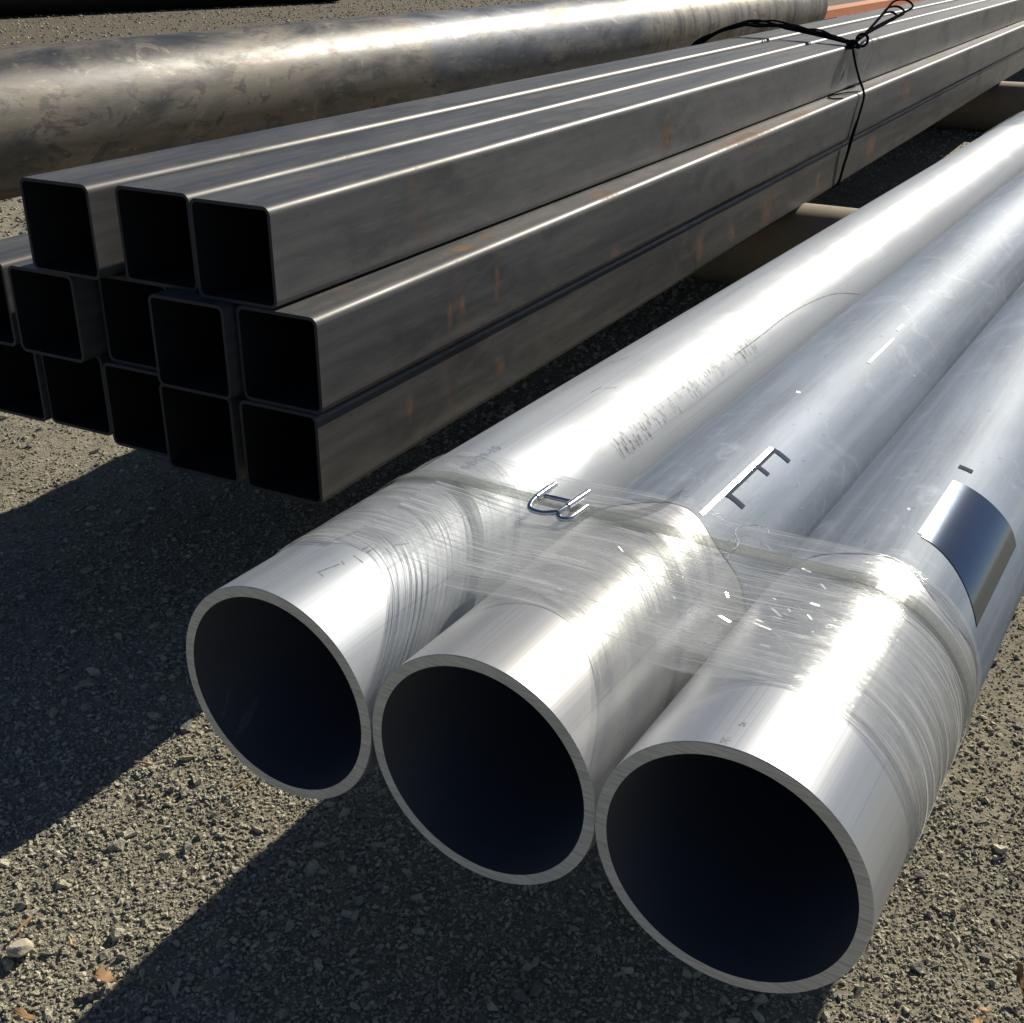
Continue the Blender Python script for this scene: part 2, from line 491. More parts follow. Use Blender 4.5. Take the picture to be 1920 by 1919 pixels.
def make_stones():
    coll = bpy.data.collections.new("stone_shapes")
    mat = stone_material()
    for i in range(7):
        bm = bmesh.new()
        k = 11 + i % 3
        pts = rng.normal(size=(k, 3)); pts /= np.linalg.norm(pts, axis=1)[:, None]
        pts *= rng.uniform(.8, 1.1, (k, 1))
        pts *= np.array([1.0, rng.uniform(.6, .85), rng.uniform(.40, .60)]) * .5
        for p in pts: bm.verts.new(p)
        bmesh.ops.convex_hull(bm, input=bm.verts)
        loose = [x for x in bm.verts if not x.link_faces]
        bmesh.ops.delete(bm, geom=loose, context='VERTS')
        me = bpy.data.meshes.new("stone_shape_%d" % i)
        bm.to_mesh(me); bm.free()
        me.materials.append(mat)
        coll.objects.link(bpy.data.objects.new("stone_shape_%d" % i, me))
    P, S = [], []
    def scatter(n_per_m2, smin, smax, box, power, dustcut, keepfar):
        x0, x1, y0, y1 = box
        n = int(n_per_m2 * (x1 - x0) * (y1 - y0))
        x = rng.uniform(x0, x1, n); y = rng.uniform(y0, y1, n)
        s = smin + (smax - smin) * rng.power(power, n)
        keep = rng.uniform(size=n) > dustcut * dust(x, y)
        d = np.hypot(x, y)
        keep &= rng.uniform(size=n) < np.clip(keepfar / d, 0, 1) ** 2
        # the wedge in and near the view only
        ang = np.arctan2(-x, y)
        keep &= (ang > R(-14)) & (ang < R(70)) & (d > .3)
        x, y, s = x[keep], y[keep], s[keep]
        z = ground_z(x, y) + s * rng.uniform(-.03, .22, len(s))
        P.append(np.stack([x, y, z], 1)); S.append(s)
    near = (-2.6, .6, .25, 3.2)
    scatter(1500, .0105, .021, near, .4, .7, 1.7)
    scatter(120, .020, .030, near, .8, .5, 1.7)
    scatter(48000, .0045, .0110, near, .45, .62, 1.4)
    scatter(44000, .0026, .0052, near, .7, .3, 1.15)
    far = (-9, 2.5, 2.0, 12)
    scatter(3600, .010, .026, far, .6, .4, 3.6)
    scatter(70, .02, .06, (-16, -4.2, 3, 21), .5, .3, 99)
    P = np.concatenate(P); S = np.concatenate(S)
    n = len(P)
    me = bpy.data.meshes.new("gravel")
    me.vertices.add(n)
    me.vertices.foreach_set("co", P.astype(np.float32).ravel())
    a = me.attributes.new("size", 'FLOAT', 'POINT'); a.data.foreach_set("value", S.astype(np.float32))
    rot = np.stack([rng.normal(0, .3, n), rng.normal(0, .3, n), rng.uniform(0, 6.283, n)], 1).astype(np.float32)
    a = me.attributes.new("turn", 'FLOAT_VECTOR', 'POINT'); a.data.foreach_set("vector", rot.ravel())
    o = link("gravel", me)
    tag(o, "loose grey and tan crushed gravel covering the yard", kind="stuff")
    nt = bpy.data.node_groups.new("scatter_gravel", 'GeometryNodeTree')
    nt.interface.new_socket("Geometry", in_out='INPUT', socket_type='NodeSocketGeometry')
    nt.interface.new_socket("Geometry", in_out='OUTPUT', socket_type='NodeSocketGeometry')
    N = nt.nodes.new; K = nt.links.new
    gi, go = N("NodeGroupInput"), N("NodeGroupOutput")
    ci = N("GeometryNodeCollectionInfo"); ci.inputs['Collection'].default_value = coll
    ci.inputs['Separate Children'].default_value = True; ci.inputs['Reset Children'].default_value = True
    ip = N("GeometryNodeInstanceOnPoints")
    ip.inputs['Pick Instance'].default_value = True
    at = N("GeometryNodeInputNamedAttribute"); at.data_type = 'FLOAT'; at.inputs[0].default_value = "size"
    ar = N("GeometryNodeInputNamedAttribute"); ar.data_type = 'FLOAT_VECTOR'; ar.inputs[0].default_value = "turn"
    er = N("FunctionNodeEulerToRotation")
    ri = N("FunctionNodeRandomValue"); ri.data_type = 'INT'
    for s in ri.inputs:
        if s.type == 'INT' and s.name == 'Max': s.default_value = 6
        if s.type == 'INT' and s.name == 'Min': s.default_value = 0
    K(gi.outputs[0], ip.inputs['Points']); K(ci.outputs[0], ip.inputs['Instance'])
    K(at.outputs[0], ip.inputs['Scale'])
    K(ar.outputs[0], er.inputs[0]); K(er.outputs[0], ip.inputs['Rotation'])
    K([x for x in ri.outputs if x.type == 'INT' and x.enabled][0], ip.inputs['Instance Index'])
    K(ip.outputs[0], go.inputs[0])
    md = o.modifiers.new("scatter", 'NODES'); md.node_group = nt
    print("stones", n)


make_stones()

# ------------------------------------------------------------------ round pipes
OD, WALL = .219, .0103
PX, PY, PZ = -.6566, .675, EYE - .6245        # axis of the left aluminium pipe at its sawn end


def pipe_mesh(name, rad, wall, length, seg=128, rings=2):
    """hollow pipe along +Y from y=0, origin under the pipe (z=0 is its lowest line)"""
    ch = .0007 if rad < .2 else .002
    prof = [(rad - ch, 0.0, 'cut'), (rad, ch, 'out')]
    ri = rad - wall
    verts, faces, mi, nrm = [], [], [], []
    th = [2 * math.pi * i / seg for i in range(seg)]
    def ring(r, y, n_r, n_y):
        b = len(verts)
        for t in th:
            verts.append((r * math.sin(t), y, rad + r * math.cos(t)))
            nrm.append((n_r * math.sin(t), n_y, n_r * math.cos(t)))
        return b
    def band(a, b, m, flip=False):
        for i in range(seg):
            j = (i + 1) % seg
            f = (a + i, a + j, b + j, b + i)
            faces.append(f if not flip else f[::-1]); mi.append(m)
    # outside
    a = ring(rad, ch, 1, 0); b = ring(rad, length, 1, 0); band(a, b, 0)
    # chamfer
    a = ring(rad - ch, 0, .7, -.7); b = ring(rad, ch, .7, -.7); band(a, b, 1)
    # cut ring
    a = ring(ri, 0, 0, -1); b = ring(rad - ch, 0, 0, -1); band(a, b, 1)
    # bore
    a = ring(ri, 0, -1, 0); b = ring(ri, length, -1, 0); band(a, b, 2, True)
    # far end ring
    a = ring(rad, length, 0, 1); b = ring(ri, length, 0, 1); band(a, b, 1)
    me = bpy.data.meshes.new(name)
    me.from_pydata(verts, [], faces)
    me.polygons.foreach_set("material_index", mi)
    me.polygons.foreach_set("use_smooth", [True] * len(faces))
    me.update()
    me.normals_split_custom_set_from_vertices(nrm)
    return me


def on_pipe(rad, ang, y, lift=.0004):
    """point on a pipe's outside in the pipe's own space"""
    a = R(ang); r = rad + lift
    return (r * math.sin(a), y, rad + r * math.cos(a))


def patch(rad, a0, a1, y0, y1, na=10, ny=6, lift=.0015, edge=None):
    """curved sheet lying on a pipe, (verts, faces)"""
    v, f = [], []
    for j in range(ny + 1):
        for i in range(na + 1):
            u, w = i / na, j / ny
            a, y = a0 + (a1 - a0) * u, y0 + (y1 - y0) * w
            if edge: a, y = edge(u, w, a, y)
            v.append(on_pipe(rad, a, y, lift))
    for j in range(ny):
        for i in range(na):
            k = j * (na + 1) + i
            f.append((k, k + na + 1, k + na + 2, k + 1))
    return v, f


def build(name, parts, mat, parent=None, smooth=True):
    V, F = [], []
    for v, f in parts:
        b = len(V); V += list(v); F += [tuple(i + b for i in q) for q in f]
    me = bpy.data.meshes.new(name)
    me.from_pydata(V, [], F)
    me.polygons.foreach_set("use_smooth", [smooth] * len(F))
    me.update()
    return link(name, me, parent, [mat])


def stroke(rad, pts, width, lift=.0004):
    """thin drawn line on a pipe through (angle, y) points"""
    v, f = [], []
    P = [Vector((math.radians(a) * rad, y)) for a, y in pts]
    for i, p in enumerate(P):
        d = (P[min(i + 1, len(P) - 1)] - P[max(i - 1, 0)]).normalized()
        n = Vector((-d.y, d.x)) * width / 2
        for q in (p + n, p - n):
            v.append(on_pipe(rad, math.degrees(q.x / rad), q.y, lift))
    for i in range(len(P) - 1):
        f.append((2 * i, 2 * i + 1, 2 * i + 3, 2 * i + 2))
    return v, f


def tube(pts, rad, seg=8, caps=True, closed=False):
    """swept round wire, (verts, faces)"""
    P = [Vector(p) for p in pts]
    n = len(P)
    v, f = [], []
    prev = None
    for i, p in enumerate(P):
        d = (P[(i + 1) % n] - P[i - 1]) if closed else (P[min(i + 1, n - 1)] - P[max(i - 1, 0)])
        d.normalize()
        if prev is None:
            s = d.cross(Vector((0, 0, 1)))
            if s.length < 1e-3: s = d.cross(Vector((1, 0, 0)))
        else:
            s = prev - d * prev.dot(d)
        s.normalize(); prev = s
        t = d.cross(s)
        rr = rad(i / max(1, n - 1)) if callable(rad) else rad
        for k in range(seg):
            a = 2 * math.pi * k / seg
            v.append(p + (s * math.cos(a) + t * math.sin(a)) * rr)
    m = n if closed else n - 1
    for i in range(m):
        for k in range(seg):
            a, b = i * seg + k, i * seg + (k + 1) % seg
            c, e = ((i + 1) % n) * seg + (k + 1) % seg, ((i + 1) % n) * seg + k
            f.append((a, b, c, e))
    if caps and not closed:
        b0 = len(v); v += [v[k].copy() for k in range(seg)]
        f.append(tuple(b0 + k for k in range(seg - 1, -1, -1)))
        b0 = len(v); v += [v[(n - 1) * seg + k].copy() for k in range(seg)]
        f.append(tuple(b0 + k for k in range(seg)))
    return [tuple(x) for x in v], f


def smooth_path(pts, sub=8):
    """Catmull-Rom through points"""
    P = [Vector(p) for p in pts]
    out = []
    for i in range(len(P) - 1):
        p0, p1, p2, p3 = P[max(i - 1, 0)], P[i], P[i + 1], P[min(i + 2, len(P) - 1)]
        for k in range(sub):
            t = k / sub
            out.append(.5 * ((2 * p1) + (p2 - p0) * t + (2 * p0 - 5 * p1 + 4 * p2 - p3) * t * t + (3 * p1 - p0 - 3 * p2 + p3) * t ** 3))
    out.append(P[-1])
    return out


ALU_LEN = 7.3
RAD = OD / 2
alu = []
specs = [
    ("left", alu_material("mill_finish_aluminium", .45, 0.0, 0.0, (.46, .495, .54), .12),
     "leftmost aluminium pipe of the bundle, beside the dark square tubes"),
    ("middle", alu_material("drawn_aluminium", .34, 0.0, .7, (.53, .535, .54)),
     "middle of the three aluminium pipes, marked with a large F bracket"),
    ("right", alu_material("drawn_aluminium_bright", .34, 0.0, 1.4, (.51, .535, .57)),
     "rightmost and nearest aluminium pipe, with a square mirror-like label"),
]
for i, (_, mat, lab) in enumerate(specs):
    me = pipe_mesh("aluminium_pipe", RAD, WALL, ALU_LEN)
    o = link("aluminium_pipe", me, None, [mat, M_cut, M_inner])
    o.location = (PX + i * (OD + .0004), PY + (0, .0015, -.001)[i], PZ - RAD)
    tag(o, lab, "pipe", "aluminium pipes strapped side by side")
    alu.append(o)

# hazy plastic sleeves on the middle and right pipes
def sleeve_material(name, col):
    g = G(name)
    tr = g.n("ShaderNodeBsdfTransparent"); tr.inputs[0].default_value = (.93, .94, .96, 1)
    soft = g.noise(g.coord('Object', (7, 1.6, 7)), 1.0, 5, .6, .4)
    wr = g.noise(g.coord('Object', (26, 9, 26), (0, 0, .5)), 1.0, 5, .62, 1.0)
    fine = g.noise(g.coord('Object', (260, 5, 260)), 1.0, 3)
    c = g.mixc(g.ramp(soft, ((.3, 0.0), (.7, 1.0))), tuple(x * .62 for x in col), tuple(x * 1.15 for x in col))
    c = g.mixc(g.ramp(fine, ((.35, 0.0), (.65, .14))), c, (.42, .46, .53))
    lng = g.noise(g.coord('Object', (30, .5, 30)), 1.0, 4, .6)
    c = g.mixc(g.ramp(lng, ((.46, 0.0), (.66, .5))), c, (.40, .445, .51))
    haze_ = g.noise(g.coord('Object', (16, 11, 16), (0, 0, .6)), 1.0, 6, .68, 1.2)
    c = g.mixc(g.ramp(haze_, ((.54, 0.0), (.68, .55))), c, (.42, .48, .57))
    g.L(c, g.p.inputs['Base Color'])
    g.set(Roughness=.6, Specular_IOR_Level=.10, Metallic=.12, Coat_Weight=0.0)
    cb = g.bump(wr, .45, .004)
    g.L(cb, g.p.inputs['Coat Normal'])
    g.L(g.bump(wr, .12, .003), g.p.inputs['Normal'])
    m = g.n("ShaderNodeMixShader")
    g.L(g.ramp(soft, ((.3, .92), (.7, .98))), m.inputs[0])
    g.L(tr.outputs[0], m.inputs[1]); g.L(g.p.outputs[0], m.inputs[2])
    g.L(m.outputs[0], g.out.inputs['Surface'])
    return g.m
M_sleeve = sleeve_material("hazy_plastic_sleeve", (.245, .300, .385))
for i, lab in ((1, "hazy plastic sleeve over the middle aluminium pipe beyond the strap"), (2, "hazy plastic sleeve over the right-hand aluminium pipe beyond the strap")):
    v, f = [], []
    n, ys_ = 96, [.335 + .01 * k for k in range(4)] + [.4 + .25 * k for k in range(28)]
    for j, y in enumerate(ys_):
        for k in range(n):
            a = 2 * math.pi * k / n
            yy = y + (.012 * math.sin(3 * a + i) + .006 * math.sin(7 * a)) * (1 if j < 4 else 0)
            # the sleeves press flat where the pipes touch
            lift = .0009 - .0008 * max(0, abs(math.sin(a)) - .97) / .03
            v.append((( RAD + lift) * math.sin(a), yy, RAD + (RAD + lift) * math.cos(a)))
    for j in range(len(ys_) - 1):
        for k in range(n):
            f.append((j * n + k, j * n + (k + 1) % n, (j + 1) * n + (k + 1) % n, (j + 1) * n + k))
    o = build("plastic_sleeve", [(v, f)], M_sleeve)
    o.location = alu[i].location
    tag(o, lab, "sleeve", "plastic sleeves on the pipes")

# printed text on the left pipe
def pipe_text(body, parent, y0, ang, height, mat, name="stamped_text"):
    cu = bpy.data.curves.new("text", 'FONT')
    cu.body = body
    cu.size = height / .72
    cu.space_character = 1.02
    cu.resolution_u = 3
    t = bpy.data.objects.new("text", cu)
    COL.objects.link(t)
    me = bpy.data.meshes.new_from_object(t)
    bpy.data.objects.remove(t)
    bpy.data.curves.remove(cu)
    bm = bmesh.new(); bm.from_mesh(me)
    bmesh.ops.triangulate(bm, faces=bm.faces)
    for v in bm.verts:
        a = ang - math.degrees(v.co.y / RAD)
        v.co = on_pipe(RAD, a, y0 + v.co.x, .0005)
    bm.to_mesh(me); bm.free()
    me.name = name
    me.materials.clear()
    return link(name, me, parent, [mat])


ty = .952 - PY
t = pipe_text("ASTM-B429-10", alu[0], ty, 4.2, .0125, M_ink)
t["label"] = "faded stencilled specification lettering"
# smeared ink bars
parts = []
rs = random.Random(3)
for k in range(210):
    y = 1.20 + .47 * rs.random() ** 1.2
    dens = .5 + .5 * math.sin((y - 1.2) * 31)
    if rs.random() > .35 + .65 * dens: continue
    a0 = 47 + (y - 1.2) * -14 + rs.uniform(-7, 6)
    ln = rs.uniform(2, 8)
    parts.append(patch(RAD, a0, a0 + ln, y - PY, y - PY + rs.uniform(.0006, .0022), 3, 1, .0004))
o = build("ink_smear", parts, M_smear, alu[0]); o["label"] = "smeared black printing"
o = build("scratch", [stroke(RAD, [(p[0], p[1] - PY) for p in smooth_path([(43.3, 1.60, 0), (43.0, 1.70, 0), (42.0, 1.82, 0), (44.5, 1.93, 0), (51, 2.04, 0), (66, 2.15, 0)], 6)], .0018)], M_pencil, alu[0])
o["label"] = "long curved dark scratch"
pm = []
for a0, y0, a1, y1 in ((9, .728, 12, .752), (9, .728, 13, .726), (14, .754, 11, .757), (12, .772, 19, .770), (12, .785, 12.5, .80), (15, .785, 15.5, .80), (18.5, .805, 24, .803), (20, .815, 24, .83), (4.2, 1.275, 5.5, 1.30), (8, 1.30, 13, 1.315), (-14, 1.4, -8, 1.43), (-11, 1.853, 0, 1.86), (-20, 2.05, -4, 2.00), (-16, 2.35, -4, 2.40)):
    pm.append(stroke(RAD, [(a0, y0 - PY), (a1, y1 - PY)], .0013))
for q in pm: build("pencil_mark", [q], M_pencil, alu[0])
# scuffs inside the left bore
sc = []
for a0, y0, ln in ((236, .012, .022), (221, .010, .045)):
    for k in range(1):
        P_ = [(a0 + 9 * t_ + rs.uniform(-1, 1), y0 + ln * t_) for t_ in np.linspace(0, 1, 6)]
        v, f = [], []
        for m_, (a, y) in enumerate(P_):
            w_ = 3.6 * math.sin(math.pi * (m_ + .6) / 6.6) + rs.uniform(-.5, .5)
            for s_ in (-1, 1):
                r_ = RAD - WALL - .0006
                v.append((r_ * math.sin(R(a + s_ * w_)), y + s_ * .004, RAD + r_ * math.cos(R(a + s_ * w_))))
        f = [(2 * m_, 2 * m_ + 2, 2 * m_ + 3, 2 * m_ + 1) for m_ in range(5)]
        sc.append((v, f))
M_scuff = ink_material("pale_scuff", (.40, .40, .43), .28)
for q in sc: build("scuff_mark", [q], M_scuff, alu[0])

# middle pipe: bracket mark, and bright strips standing in for sun glints
M_mirror = plain("polished_strip", (.115, .145, .20), .11, 1.0, .06, 40, .03)  # blue of the reflected sky is put into the base colour
M_darkstrip = plain("dark_polished_strip", (.085, .10, .135), .9, 0.0, .1, 60, .05)
fparts = [patch(RAD, 23.2, 25.2, 1.086 - PY, 1.236 - PY, 4, 8),
          patch(RAD, 25.2, 35, 1.228 - PY, 1.237 - PY, 6, 2),
          patch(RAD, 25.2, 32, 1.174 - PY, 1.182 - PY, 6, 2),
          patch(RAD, 25.2, 35, 1.087 - PY, 1.096 - PY, 6, 2)]
o = build("bracket_mark", fparts, M_darkstrip, alu[1]); o["label"] = "dark glossy F-shaped mark"
M_darkstrip.node_tree.nodes["Principled BSDF"].inputs["Specular IOR Level"].default_value = .02
M_bright = plain("painted_glint", (.8, .82, .85), .12, 1.0, .06, 40, .03)  # sun glints painted as bright strips of their own
o = build("glint_strip", [patch(RAD, 20.6, 23.1, 1.03 - PY, 1.232 - PY, 3, 6)], M_bright, alu[1])
for a_, y_, ln_ in ((24.0, 1.60, .13), (21.0, 1.765, .035)):
    build("glint_strip", [patch(RAD, a_, a_ + 2.2, y_ - PY, y_ + ln_ - PY, 3, 5)], M_bright, alu[1])
o = build("glint_strip", [patch(RAD, 11.0, 13.4, 1.09 - PY, 1.236 - PY, 3, 6)], M_bright, alu[2])  # glint beside the label, laid on as a strip
pm = [stroke(RAD, [(14 - .02 * k * k, 1.232 + .004 * k - PY), (14 - .02 * k * k + 1.4, 1.2335 + .004 * k - PY)], .0016) for k in range(7)]
for q in pm: build("pencil_mark", [q], M_scuff, alu[1])

# creases that glint on the two sleeves
M_glint = film_material("sleeve_crease", 1.6)
for i in (1, 2):
    parts = []
    for k in range(130):
        a, y = rs.uniform(-25, 62), .36 + 3.2 * rs.random() ** 1.8
        p = Vector(on_pipe(RAD, a, y, .0016))
        if i == 2 and a > 8 and y < .62: continue
        n0 = Vector((math.sin(R(a)), 0, math.cos(R(a))))
        nn = (n0 + Vector((rs.gauss(0, .22), rs.gauss(0, .10), rs.gauss(0, .22)))).normalized()
        d_ = Vector((rs.gauss(.3, .5), 1, 0)); d_ = (d_ - nn * d_.dot(nn)).normalized(); q_ = nn.cross(d_)
        l_, w_ = rs.uniform(.0012, .006), rs.uniform(.0005, .0022)
        parts.append(([tuple(p + d_ * u_ * l_ + q_ * v_ * w_) for u_, v_ in ((-1, -.5), (.7, -1), (1, .6), (-.5, 1))], [(0, 1, 2, 3)]))
    o = build("sleeve_crease", parts, M_glint, alu[i], False)
    tag(o, kind="stuff")
# right pipe: mirror label and end smudges
def lab_edge(u, w, a, y):
    c = .012 * (max(0, u - .72) / .28) ** 2 * (1 if w > .5 else 0) * (w - .5) * 2
    return a, y - c - .05 * (u ** 1.5) * (1 - w)
o = build("mirror_label", [patch(RAD, 13.5, 60, 1.085 - PY, 1.237 - PY, 24, 14, .0016, lab_edge)], M_mirror, alu[2])
o["label"] = "square mirror-like label with the reflected sky blue put into its tint"
o = build("dash_mark", [patch(RAD, 9.5, 17.5, 1.272 - PY, 1.281 - PY, 5, 2)], M_darkstrip, alu[2])
pm = []
for k in range(26):
    a, y = rs.gauss(11, 1.6), rs.gauss(.684, .004)
    pm.append(stroke(RAD, [(a, max(.0015, y - PY)), (a + rs.uniform(.6, 2.2), max(.0015, y - PY + rs.uniform(-.0006, .0006)))], .0011))
for k in range(10):
    y_ = .005 + rs.uniform(-.003, .006); a_ = -7 + rs.uniform(-1.2, 1.2)
    pm.append(stroke(RAD, [(a_, y_), (a_ + rs.uniform(.5, 1.6), y_ + .0006)], .0008))
    y_ = .030 + rs.uniform(-.002, .004); a_ = -5 + rs.uniform(-1, 1)
    pm.append(stroke(RAD, [(a_, y_), (a_ + rs.uniform(.5, 1.3), y_ + .0005)], .0008))
build("ink_smear", pm[:26], M_smear, alu[2])
build("ink_smear", pm[26::2], M_smear, alu[2])
build("ink_smear", pm[27::2], M_smear, alu[2])


# ------------------------------------------------------------------ stretch film, strap, buckle
def hull(off, sag=0.0, n_arc=40, n_flat=50):
    """closed section round the three pipes: list of (x, z, arclength)"""
    r = RAD + off
    xl, xr = PX, PX + 2 * (OD + .0004)
    pts = []
    for i in range(n_flat):                         # top, left to right
        t = i / n_flat
        x = xl + (xr - xl) * t
        s = sag * (math.sin(math.pi * ((t * 2) % 1))) ** 2
        pts.append((x, PZ + r - s))
    for i in range(n_arc):                          # right side
        a = math.pi * i / n_arc
        pts.append((xr + r * math.sin(a), PZ + r * math.cos(a)))
    for i in range(n_flat):                         # underneath
        t = i / n_flat
        pts.append((xr + (xl - xr) * t, PZ - r))
    for i in range(n_arc):
        a = math.pi + math.pi * i / n_arc
        pts.append((xl + r * math.sin(a), PZ + r * math.cos(a)))
    out, L = [], 0.0
    for i, p in enumerate(pts):
        if i: L += math.dist(p, pts[i - 1])
        out.append((p[0], p[1], L))
    return out


def wrap_sheet(name, off, y0f, y1f, mat, parent, sag=.006, ny=14, wob=.0):
    H = hull(off, sag)
    n = len(H)
    V, F, UV = [], [], []
    for j in range(ny + 1):
        w = j / ny
        for i, (x, z, L) in enumerate(H):
            y = y0f(L) * (1 - w) + y1f(L) * w
            V.append((x, y, z + wob * math.sin(L * 37 + w * 9) * math.sin(L * 13 + w * 21)))
            UV.append((L, y))
    tot = H[-1][2] + math.dist(H[-1][:2], H[0][:2])
    for j in range(ny):
        for i in range(n):
            F.append((j * n + i, j * n + (i + 1) % n, (j + 1) * n + (i + 1) % n, (j + 1) * n + i))
    me = bpy.data.meshes.new(name)
    me.from_pydata(V, [], F)
    me.polygons.foreach_set("use_smooth", [True] * len(F))
    uvl = me.uv_layers.new(name="wrap")
    for p in me.polygons:
        for li, vi in zip(p.loop_indices, p.vertices):
            u, vv = UV[vi]
            if p.index % n == n - 1 and vi % n == 0: u = tot
            uvl.data[li].uv = (u, vv)
    me.update()
    return link(name, me, parent, [mat])


film = empty("stretch_film")
tag(film, "clear stretch film wrapped around the ends of the three aluminium pipes", "film")
wrap_sheet("film_layer", .0012, lambda L: .772 + .012 * math.sin(L * 9 + 1) + .006 * math.sin(L * 31), lambda L: .985 + .008 * math.sin(L * 7), M_film_a, film, .010)
wrap_sheet("film_layer", .0026, lambda L: .792 + .016 * math.sin(L * 6 + 2) + .004 * math.sin(L * 43), lambda L: 1.022 + .012 * math.sin(L * 5 + 1), M_film_b, film, .005, wob=.0006)
# gathered edges, wrinkles: thin ridges across the film
parts = []
H = hull(.0034, .005)
for k in range(46):
    i0 = rs.randrange(0, 95); ln = rs.randrange(8, 40)
    y = rs.uniform(.80, 1.0); sl_ = rs.uniform(-.0012, .0010)
    pts = []
    for q in range(ln):
        if i0 + q >= 95: break
        x, z, L = H[i0 + q]
        pts.append((x, y + sl_ * q + .0008 * math.sin(q * .7), z))
    if len(pts) > 3:
        parts.append(tube(pts, lambda t: .00015 + .00045 * math.sin(math.pi * t), 5, False))
M_fold = film_material("film_fold", 1.6)
o = build("film_fold", parts, M_fold, film)
# crinkles: small creased scraps standing off the film
parts = []
for k in range(620):
    if k < 420:
        x, y = rs.gauss(-.27, .075), rs.gauss(.865, .045)
    else:
        x, y = rs.uniform(-.60, -.16), rs.uniform(.80, .99)
    if not (.795 < y < 1.0 and -.62 < x < -.17): continue
    i_ = min(range(50), key=lambda q_: abs(H[q_][0] - x))
    z = H[i_][1] + rs.uniform(.0002, .0022)
    l_, w_ = rs.uniform(.0012, .0065), rs.uniform(.0006, .0018)
    nrm_ = Vector((rs.gauss(.10, .20), rs.gauss(0, .16), 1)).normalized()
    d_ = Vector((1, rs.gauss(-.15, .5), 0)); d_ = (d_ - nrm_ * d_.dot(nrm_)).normalized(); s2_ = nrm_.cross(d_)
    c_ = Vector((x, y, z))
    parts.append(([tuple(c_ + d_ * a_ * l_ + s2_ * b_ * w_) for a_, b_ in ((-1, -.4), (.8, -1), (1, .5), (-.6, 1))], [(0, 1, 2, 3)]))
M_crinkle = film_material("film_crinkle", 1.2)
o = build("film_crinkle", parts, M_crinkle, film, False)
tag(o, kind="stuff")
# loose tails hanging under the right-hand pipe
parts = []
xr = PX + 2 * (OD + .0004)
for y0, a, ln in ((.70, 112, .06), (.735, 118, .045), (.765, 105, .05)):
    v, f = [], []
    for i in range(7):
        t = i / 6
        aa = R(a + 10 * t)
        for s_ in (-1, 1):
            v.append((xr + (RAD + .004 + .006 * t) * math.sin(aa) + .002 * math.sin(9 * t + s_), y0 + s_ * .010 * (1 - .6 * t) + .008 * t, PZ + (RAD + .004) * math.cos(aa) - ln * t))
    for i in range(6): f.append((2 * i, 2 * i + 1, 2 * i + 3, 2 * i + 2))
    parts.append((v, f))
for q in parts: build("loose_tail", [q], M_fold, film)

# strap
strap = empty("plastic_strap")
tag(strap, "translucent plastic strap tightened across the aluminium pipes with a wire buckle", "strap")
def band_mesh(name, off, yc, wid, parent, mat, sag):
    H = hull(off, sag)
    n = len(H)
    V, F = [], []
    th = .0007
    for i, (x, z, L) in enumerate(H):
        p0, p1 = H[i - 1], H[(i + 1) % n]
        d = Vector((p1[0] - p0[0], p1[1] - p0[1])).normalized()
        nn = Vector((-d.y, d.x))
        yy = yc + .004 * math.sin(L * 3.0)
        for a_, b_ in ((-1, 0), (1, 0), (1, 1), (-1, 1)):
            V.append((x + nn.x * th * b_, yy + a_ * wid / 2, z + nn.y * th * b_))
    for i in range(n):
        j = (i + 1) % n
        for k in range(4):
            F.append((4 * i + k, 4 * i + (k + 1) % 4, 4 * j + (k + 1) % 4, 4 * j + k))
    me = bpy.data.meshes.new(name); me.from_pydata(V, [], F); me.update()
    return link(name, me, parent, [mat])
band_mesh("strap_band", .0042, .957, .019, strap, M_strap, .002)
# free tail, curling up past the buckle
TOP = PZ + RAD
tail = smooth_path([(-.500, .949, TOP + .0065), (-.470, .951, TOP + .0080), (-.440, .955, TOP + .012), (-.415, .968, TOP + .022), (-.400, .985, TOP + .034)], 6)
v, f = [], []
for i, p in enumerate(tail):
    for s_ in (-1, 1): v.append((p.x, p.y + s_ * .008 * (1 - .15 * i / len(tail)), p.z + s_ * .003))
for i in range(len(tail) - 1): f.append((2 * i, 2 * i + 1, 2 * i + 3, 2 * i + 2))
build("strap_tail", [(v, f)], M_strap, strap)
tail = smooth_path([(-.535, .957, TOP + .0065), (-.570, .955, TOP + .009), (-.605, .955, TOP + .0075), (-.640, .958, TOP + .006)], 6)
v, f = [], []
for i, p in enumerate(tail):
    for s_ in (-1, 1): v.append((p.x, p.y + s_ * .0095, p.z))
for i in range(len(tail) - 1): f.append((2 * i, 2 * i + 1, 2 * i + 3, 2 * i + 2))
build("strap_tail", [(v, f)], M_strap, strap)
# wire buckle, bent from one rod
bz = TOP + .0085
bk = empty("buckle")
bk.parent = strap
wr = .0028
build("prong", [tube(smooth_path([(-.5375, .9835, bz + .003), (-.5375, .965, bz + .003), (-.5375, .945, bz + .003), (-.5370, .934, bz + .002), (-.5345, .9265, bz), (-.528, .9240, bz - .001), (-.519, .9245, bz - .001), (-.512, .9265, bz), (-.506, .9300, bz + .001)], 6), wr, 12)], M_wire, bk)
build("prong", [tube([(-.4998, .9845, bz + .003), (-.4998, .960, bz + .003), (-.5015, .940, bz + .003), (-.5035, .9285, bz + .002)], wr, 12)], M_wire, bk)
build("prong", [tube(smooth_path([(-.5035, .9275, bz - .001), (-.498, .9245, bz - .002), (-.4925, .9275, bz - .002), (-.4905, .937, bz - .002), (-.4900, .962, bz - .002)], 6), wr, 12)], M_wire, bk)
build("crossbar", [tube([(-.5365, .9605, bz - .0008), (-.5005, .9615, bz - .0008)], wr * .9, 12)], M_wire, bk)
